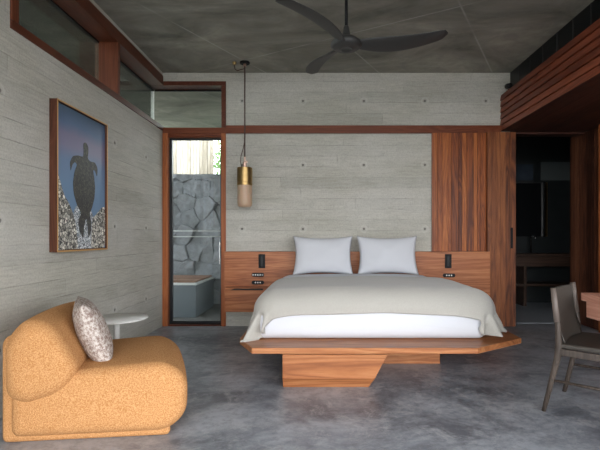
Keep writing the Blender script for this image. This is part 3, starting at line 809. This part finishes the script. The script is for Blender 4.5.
# small spotlight on the bulkhead ledge
sp = thing('spotlight', 'small black spotlight on the bulkhead ledge in the corner below the ceiling', 'spotlight', (2.392, 5.62, 2.985))
bm = bmesh.new(); lathe(bm, [(0,0),(.03,0),(.03,.01),(.01,.014),(.01,.04),(0,.04)], n=20); obj('stand', bm, 'black', sp)
bm = bmesh.new(); tube(bm, [(0,-.05,.07),(0,-.045,.07),(0,.04,.09),(0,.05,.09)], [.028,.034,.034,.02], 20); obj('lamp_head', bm, 'black', sp, smooth=True)

# ------------------------------------------------------------------ dining chair at the desk
phi = math.atan2(-.68, .74)
dc = thing('dining_chair', 'grey leather chair with stained timber legs pulled up to the desk', 'chair', (1.48, 2.93, 0), phi)
# local x = facing direction, local y = towards the far back leg
def post(y): return [(0, y, .0), (.045, y, .20), (.082, y, .36), (.092, y, .45), (.085, y, .58), (.058, y, .81)]
for y in (0, .50):
    bm = bmesh.new(); p = post(y); tube(bm, p, [.0135,.017,.0205,.021,.018,.014], 14); obj('leg', bm, 'ash', dc, smooth=True)
    bm = bmesh.new(); tube(bm, [(.0808, y, .60), (.0695, y, .70), (.057, y, .817)], [.0195,.0185,.0165], 14); l = obj('leather_sleeve', bm, 'leather_light', dc, smooth=True); l['label'] = 'pale leather sleeve around the back post'
for y in (0.02, .48):
    bm = bmesh.new(); tube(bm, [(.56, y, 0), (.545, y, .22), (.53, y, .43)], [.0135,.017,.019], 14); obj('leg', bm, 'ash', dc, smooth=True)
for y in (.0, .50):
    bm = bmesh.new(); box(bm, .09, .54, y-.012, y+.012, .385, .43); obj('seat_rail', bm, 'ash', dc, bevel=.006)
    bm = bmesh.new(); tube(bm, [(.045, y, .215), (.30, y, .215), (.545, y, .215)], [.008,.0105,.008], 10); obj('stretcher', bm, 'ash', dc, smooth=True)
for x in (.092, .535):
    bm = bmesh.new(); box(bm, x-.012, x+.012, .012, .488, .37, .42); obj('seat_rail', bm, 'ash', dc, bevel=.006)
bm = softloft(roundpoly([(.075,.432),(.565,.432),(.575,.45),(.56,.474),(.09,.462)], .015, 4), -.012, .512, .018, n=80, rs=4)
for v in bm.verts:
    u = (v.co.x-.32)/.25; w = (v.co.y-.25)/.26
    if v.co.z > .45: v.co.z -= .014*max(0, 1-u*u)*max(0, 1-w*w)
obj('seat', bm, 'leather', dc, smooth=True)
bm = bmesh.new(); nn = 16; rows = []
for j in range(nn+1):
    t = j/nn; z = .805-.345*t; row = []
    bx = .058 + (.088-.058)*t
    for i in range(nn+1):
        s = i/nn; y = .5*s
        nar = 1 - .10*t*t; y = .25+(y-.25)*nar
        x = bx - .035*math.sin(PI*s)*(1-.3*t) + .07*max(0, t-.55)
        row.append(bm.verts.new((x, y, z)))
    rows.append(row)
for j in range(nn):
    for i in range(nn): bm.faces.new((rows[j][i], rows[j][i+1], rows[j+1][i+1], rows[j+1][i]))
o = obj('backrest', bm, 'leather', dc, smooth=True); m = o.modifiers.new('s', 'SOLIDIFY'); m.thickness = .006; m.offset = 0

# desk
dk = thing('desk', 'timber writing desk at the right edge with pinkish wood edge', 'desk', (1.865, 1.5, 0))
obj('desktop', B((0, .68, 0, 1.665, .697, .752)), 'desk', dk, bevel=.003)
obj('drawer_box', B((.012, .62, .05, 1.625, .585, .6965)), 'desk', dk, bevel=.003)
for x in (.03, .59):
    for y in (.08, 1.14): obj('leg', B((x, x+.05, y, y+.05, 0, .584)), 'desk', dk, bevel=.003)

# ------------------------------------------------------------------ light
w = bpy.data.worlds.new('sky'); SC.world = w; w.use_nodes = True
nt = w.node_tree; bg = nt.nodes['Background']
tc = nt.nodes.new('ShaderNodeTexCoord'); sx = nt.nodes.new('ShaderNodeSeparateXYZ'); rp = nt.nodes.new('ShaderNodeValToRGB')
nt.links.new(tc.outputs['Generated'], sx.inputs[0]); nt.links.new(sx.outputs[2], rp.inputs[0]); nt.links.new(rp.outputs[0], bg.inputs[0])
rp.color_ramp.elements[0].position = 0; rp.color_ramp.elements[0].color = (.98,.985,1,1)
rp.color_ramp.elements[1].position = .7; rp.color_ramp.elements[1].color = (.86,.92,1,1)
bg.inputs[1].default_value = 3.9
def portal(loc, rot, sx, sy):
    l = bpy.data.lights.new('daylight_portal', 'AREA'); l.shape = 'RECTANGLE'; l.size = sx; l.size_y = sy
    o = bpy.data.objects.new('daylight_portal', l); col.objects.link(o); o.location = loc; o.rotation_euler = rot
    l.cycles.is_portal = True
portal((.8, YF-.02, 1.63), (PI/2, 0, 0), 5.6, 3.2)       # open front of the room
portal((3.66, .3, 1.25), (0, PI/2, 0), 2.5, 2.2)
portal((LW-.02, -.05, 1.63), (0, -PI/2, 0), 3.2, 1.5)
s = bpy.data.lights.new('sun', 'SUN'); s.energy = 4.5; s.angle = .02; s.color = (1, .95, .88)
so_ = bpy.data.objects.new('sun', s); col.objects.link(so_)
d = Vector((.30, .62, -.80)); so_.rotation_euler = d.to_track_quat('-Z', 'Y').to_euler()

# ------------------------------------------------------------------ camera
c = bpy.data.cameras.new('camera'); co = bpy.data.objects.new('camera', c); col.objects.link(co)
co.location = (0, 0, 1.15); co.rotation_euler = (PI/2, 0, 0)
c.sensor_width = 36; c.lens = 443/600*36; c.shift_x = -20/600; c.shift_y = 12/600
c.clip_start = .05
SC.camera = co
vs = SC.view_settings; vs.view_transform = 'Standard'; vs.look = 'None'; vs.gamma = 1; vs.exposure = 1.2
vs.use_curve_mapping = False
